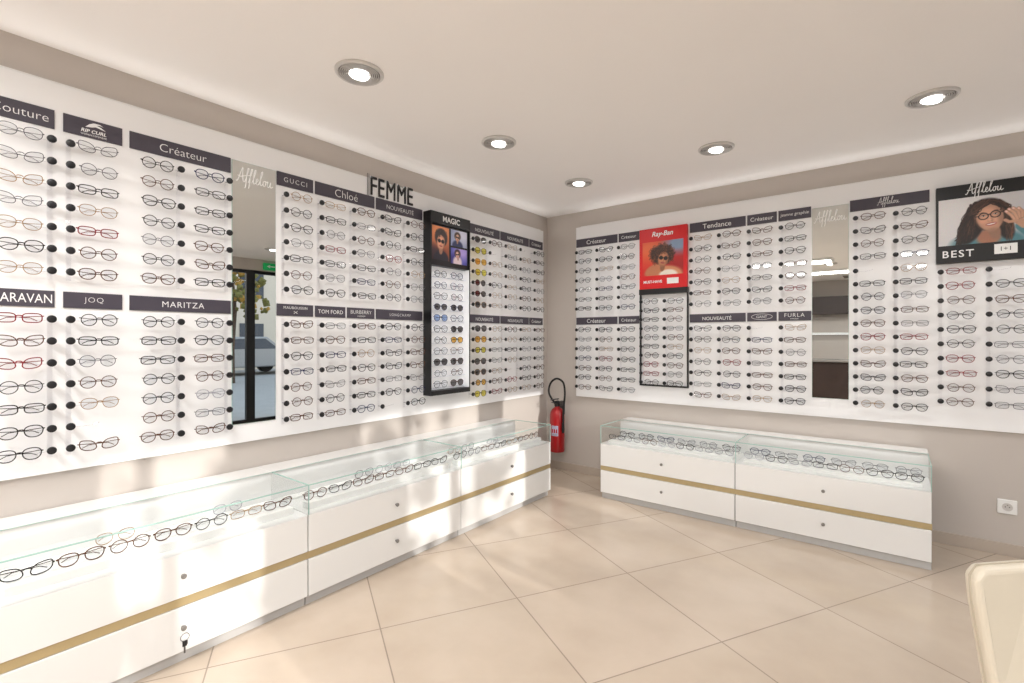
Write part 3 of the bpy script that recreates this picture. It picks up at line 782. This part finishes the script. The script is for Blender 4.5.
# ------------------------------------------------------------------ downlights
def downlight(x, y, power=24.5):
    e = empty('ceiling_downlight', (x, y, H)); tag(e, 'round recessed adjustable downlight with aluminium ring in the ceiling', 'ceiling light', 'recessed ceiling downlights')
    b = B(); b.lathe([(.094, 0), (.112, 0), (.112, -.006), (.106, -.012), (.098, -.012), (.094, -.004), (.094, 0)], 'ring', None, 40, False); b.obj('ring', e, True)
    b = B(); b.lathe([(.0945, -.002), (.0945, -.004), (.040, -.004), (.040, -.002)], 'mgrey', None, 32)
    for r in (.050, .059, .068, .077, .086): b.lathe([(r, -.004), (r+.003, -.004), (r+.003, -.012), (r, -.012), (r, -.004)], 'ring', None, 32, False)
    b.obj('louvre', e, True)
    b = B(); b.lathe([(.043, .0), (.043, -.020), (.038, -.024)], 'lamp', Matrix.Rotation(math.radians(8), 4, 'Y'), 28); b.obj('lamp_lens', e, True)
    l = bpy.data.lights.new('downlight', 'SPOT'); l.energy = power; l.spot_size = math.radians(160); l.spot_blend = .8
    l.shadow_soft_size = .06; l.color = (1, .985, .965)
    lo = bpy.data.objects.new('downlight_lamp', l); COL.objects.link(lo); lo.parent = e; lo.location = (0, 0, -.035)
for p in [(.875, -2.882), (.868, -1.841), (.86, -.82), (1.937, -.88), (3.02, -.90), (.87, -3.93), (.87, -5.0), (4.1, -.9), (4.1, -2.0), (4.1, -3.1), (4.1, -4.2), (2.0, -5.6), (3.2, -5.6), (.87, -6.2), (2.0, -6.9), (4.3, -6.2)]:  # the later positions, out of view, are added to soften the room light
    downlight(*p)
for (x, y, pw) in ((1.8, -6.6, 20), (3.6, -6.6, 20), (3.4, -5.0, 48), (1.5, -5.0, 48)):  # panels added behind the camera as fill light for the room
    e = empty('ceiling_fill_panel', (x, y, H)); tag(e, 'flat white rectangular ceiling panel added as fill light', 'ceiling light')
    b = B(); b.box(-.6, .6, -.16, .16, -.03, 0, 'plastic'); b.obj('housing', e, bevel=.003)
    b = B(); b.box(-.57, .57, -.13, .13, -.033, -.03, 'lamp'); b.obj('diffuser', e)
    l = bpy.data.lights.new('panel', 'AREA'); l.shape = 'RECTANGLE'; l.size = 1.14; l.size_y = .28; l.energy = pw; l.color = (1, .99, .975)
    lo = bpy.data.objects.new('fill_lamp', l); COL.objects.link(lo); lo.parent = e; lo.location = (0, 0, -.05)
e = empty('ceiling_vent', (2.3, -7.8, H)); tag(e, 'white slatted air vent set in the ceiling', 'vent')
b = B(); b.box(-.3, .3, -.3, .3, -.012, 0, 'plastic'); b.obj('frame', e, bevel=.002)
b = B()
for i in range(9): b.box(-.26, .26, -.26+.06*i, -.235+.06*i, -.016, -.0121, 'mgrey')
b.obj('slats', e)

# ------------------------------------------------------------------ fire extinguisher
e = empty('fire_extinguisher', (.20, -.115, .20)); tag(e, 'red fire extinguisher with black hose hung in the corner', 'fire extinguisher')
b = B(); b.lathe([(.056, 0), (.070, .006), (.074, .02), (.074, .36), (.068, .40), (.050, .43), (.026, .447), (.024, .46)], 'red', None, 32); b.obj('cylinder', e, True)
b = B()
def curved(b, a0, a1, z0, z1, r, k, n=6):
    vs = []
    for i in range(n+1):
        a = math.radians(a0+(a1-a0)*i/n); vs += [(r*math.cos(a), r*math.sin(a), z0), (r*math.cos(a), r*math.sin(a), z1)]
    b.add(vs, [(2*i, 2*i+2, 2*i+3, 2*i+1) for i in range(n)], k)
curved(b, -106, -50, .17, .27, .0746, 'p_grey')
for zz in (.258, .246, .186, .176): curved(b, -100, -56, zz, zz+.004, .0749, 'dgrey')
for a0 in (-102, -85, -68): curved(b, a0, a0+12, .198, .238, .0749, 'red', 2)
b.obj('instruction_label', e)
b = B(); b.lathe([(.026, .455), (.03, .47), (.03, .50), (.018, .51)], 'black', None, 16); b.cyl((0, 0, .49), (0, -.05, .495), .012, 'black'); b.obj('valve', e, True)
b = B(); b.box(-.012, .012, -.11, .02, .525, .533, 'black'); b.box(-.012, .012, -.09, .0, .497, .504, 'black'); b.box(-.004, .004, -.01, .015, .50, .53, 'chrome'); b.obj('handle', e, bevel=.002)
b = B(); b.tube([(p[0], -.025, p[1]) for p in smooth_path([(0, .485), (-.05, .53), (-.085, .60), (-.06, .69), (.01, .735), (.085, .70), (.105, .60), (.095, .48), (.086, .38), (.088, .28)])], .010, 'rubber', n=10); b.obj('hose', e, True)
b = B(); b.lathe([(.010, 0), (.015, .03), (.012, .10)], 'rubber', Matrix.Translation((.088, -.03, .20)), 14); b.obj('nozzle', e, True)
b = B(); b.box(-.02, .02, .072, .115, .36, .50, 'dgrey'); b.box(-.02, .02, .02, .09, .452, .46, 'dgrey'); b.obj('bracket', e)

# ------------------------------------------------------------------ wall socket
e = empty('wall_socket', (3.412, 0, .30)); tag(e, 'square white electrical wall socket on the taupe wall', 'socket')
b = B(); b.box(-.044, .044, -.011, 0, -.044, .044, 'plastic'); b.obj('plate', e, bevel=.004)
b = B(); T = Matrix.Translation((0, -.0112, 0)) @ Matrix.Rotation(R90, 4, 'X')
b.lathe([(.024, 0), (.024, .002), (.020, .002), (.019, .0004)], 'ring', T, 28); b.obj('rim', e, True)
b = B()
for x in (-.009, .009): b.cyl((x, -.0112, 0), (x, -.0137, 0), .0028, 'hole')
b.cyl((0, -.011, .012), (0, -.02, .012), .0025, 'chrome'); b.obj('pin_hole', e)

# ------------------------------------------------------------------ chair
def chair(loc, rotz, label):
    e = empty('chair', loc, (0, 0, rotz)); tag(e, label, 'chair')
    prof = [(-.175, .44), (-.203, .60), (-.222, .78), (-.222, .830), (-.205, .850), (-.10, .856), (0, .857), (.10, .856), (.205, .850), (.222, .830), (.222, .78), (.203, .60), (.175, .44)]
    m = len(prof); b = B(); vs = []; fs = []
    for th in (0, .040):
        for x, z in prof: vs.append((x, .20+th+.10*(z-.44)+.02*(1-(x/.225)**2), z))
    fs.append(tuple(range(m))); fs.append(tuple(range(2*m-1, m-1, -1)))
    for i in range(m): fs.append((i, m+i, m+(i+1) % m, (i+1) % m))
    b.add(vs, fs, 'cream'); o = b.obj('backrest', e, bevel=.012); o.modifiers['bevel'].segments = 4
    b = B(); b.tube([(x*1.002, .2205+.10*(z-.44)+.02*(1-(x/.225)**2), z+.0005) for x, z in prof], .0022, 'cream2', n=8); b.obj('piping', e, True)
    b = B(); b.box(-.225, .225, -.24, .20, .40, .47, 'cream'); b.obj('seat', e, bevel=.02)
    for sx in (-1, 1):
        for sy in (-1, 1):
            b = B(); b.cyl((sx*.19, sy*.18, .41), (sx*.215, sy*.22, 0), .013, 'chrome'); b.obj('leg', e, True)
    return e
chair((3.320, -2.925, 0), math.radians(32), 'cream leather chair with rounded padded back and fine piping')

# ------------------------------------------------------------------ reception area (seen in the mirrors)
e = empty('reception_desk', (1.9, -7.2, 0)); tag(e, 'dark brown wooden reception desk with grey top', 'desk')
b = B(); b.box(-1.0, 1.0, -.3, .3, 0, .88, 'wood'); b.obj('body', e, bevel=.004)
b = B(); b.box(-1.05, 1.05, -.35, .35, .88, .92, 'mgrey'); b.obj('top', e, bevel=.004)
e = empty('wall_cabinet', (1.9, FY, 1.85)); tag(e, 'dark wooden wall cabinet mounted above a lit shelf', 'cabinet')
b = B(); b.box(-1.0, 1.0, 0, .3, 0, .38, 'wood'); b.obj('body', e, bevel=.004)
b = B(); b.box(-.9, .9, 0, .2, -.42, -.39, 'plastic'); b.obj('shelf', e, bevel=.002)
b = B(); b.box(-.85, .85, .04, .08, -.432, -.4205, 'led'); b.obj('shelf_light', e)

# ------------------------------------------------------------------ light and camera
w = bpy.data.worlds.new('sky'); scene.world = w; w.use_nodes = True
nt = w.node_tree; bg = nt.nodes['Background']
tc = nt.nodes.new('ShaderNodeTexCoord'); sp = nt.nodes.new('ShaderNodeSeparateXYZ'); cr = nt.nodes.new('ShaderNodeValToRGB')
nt.links.new(tc.outputs['Generated'], sp.inputs[0]); nt.links.new(sp.outputs['Z'], cr.inputs['Fac']); nt.links.new(cr.outputs['Color'], bg.inputs['Color'])
cr.color_ramp.elements[0].color = (1.0, .98, .95, 1); cr.color_ramp.elements[1].color = (.62, .78, 1, 1); cr.color_ramp.elements[1].position = .7
bg.inputs['Strength'].default_value = 1.8
sl = bpy.data.lights.new('sun', 'SUN'); sl.energy = 2.9; sl.angle = math.radians(.6); sl.color = (1, .955, .90)
so = bpy.data.objects.new('sun', sl); COL.objects.link(so)
so.rotation_euler = Vector((-1, .12, -.3)).to_track_quat('-Z', 'Y').to_euler()
cd = bpy.data.cameras.new('camera'); cd.sensor_width = 36; cd.lens = 489/1024*36; cd.shift_y = -3.5/1024; cd.clip_start = .05
co = bpy.data.objects.new('camera', cd); COL.objects.link(co); co.location = CAM; co.rotation_euler = (R90, 0, math.radians(38.07))
scene.camera = co
scene.view_settings.view_transform = 'Standard'
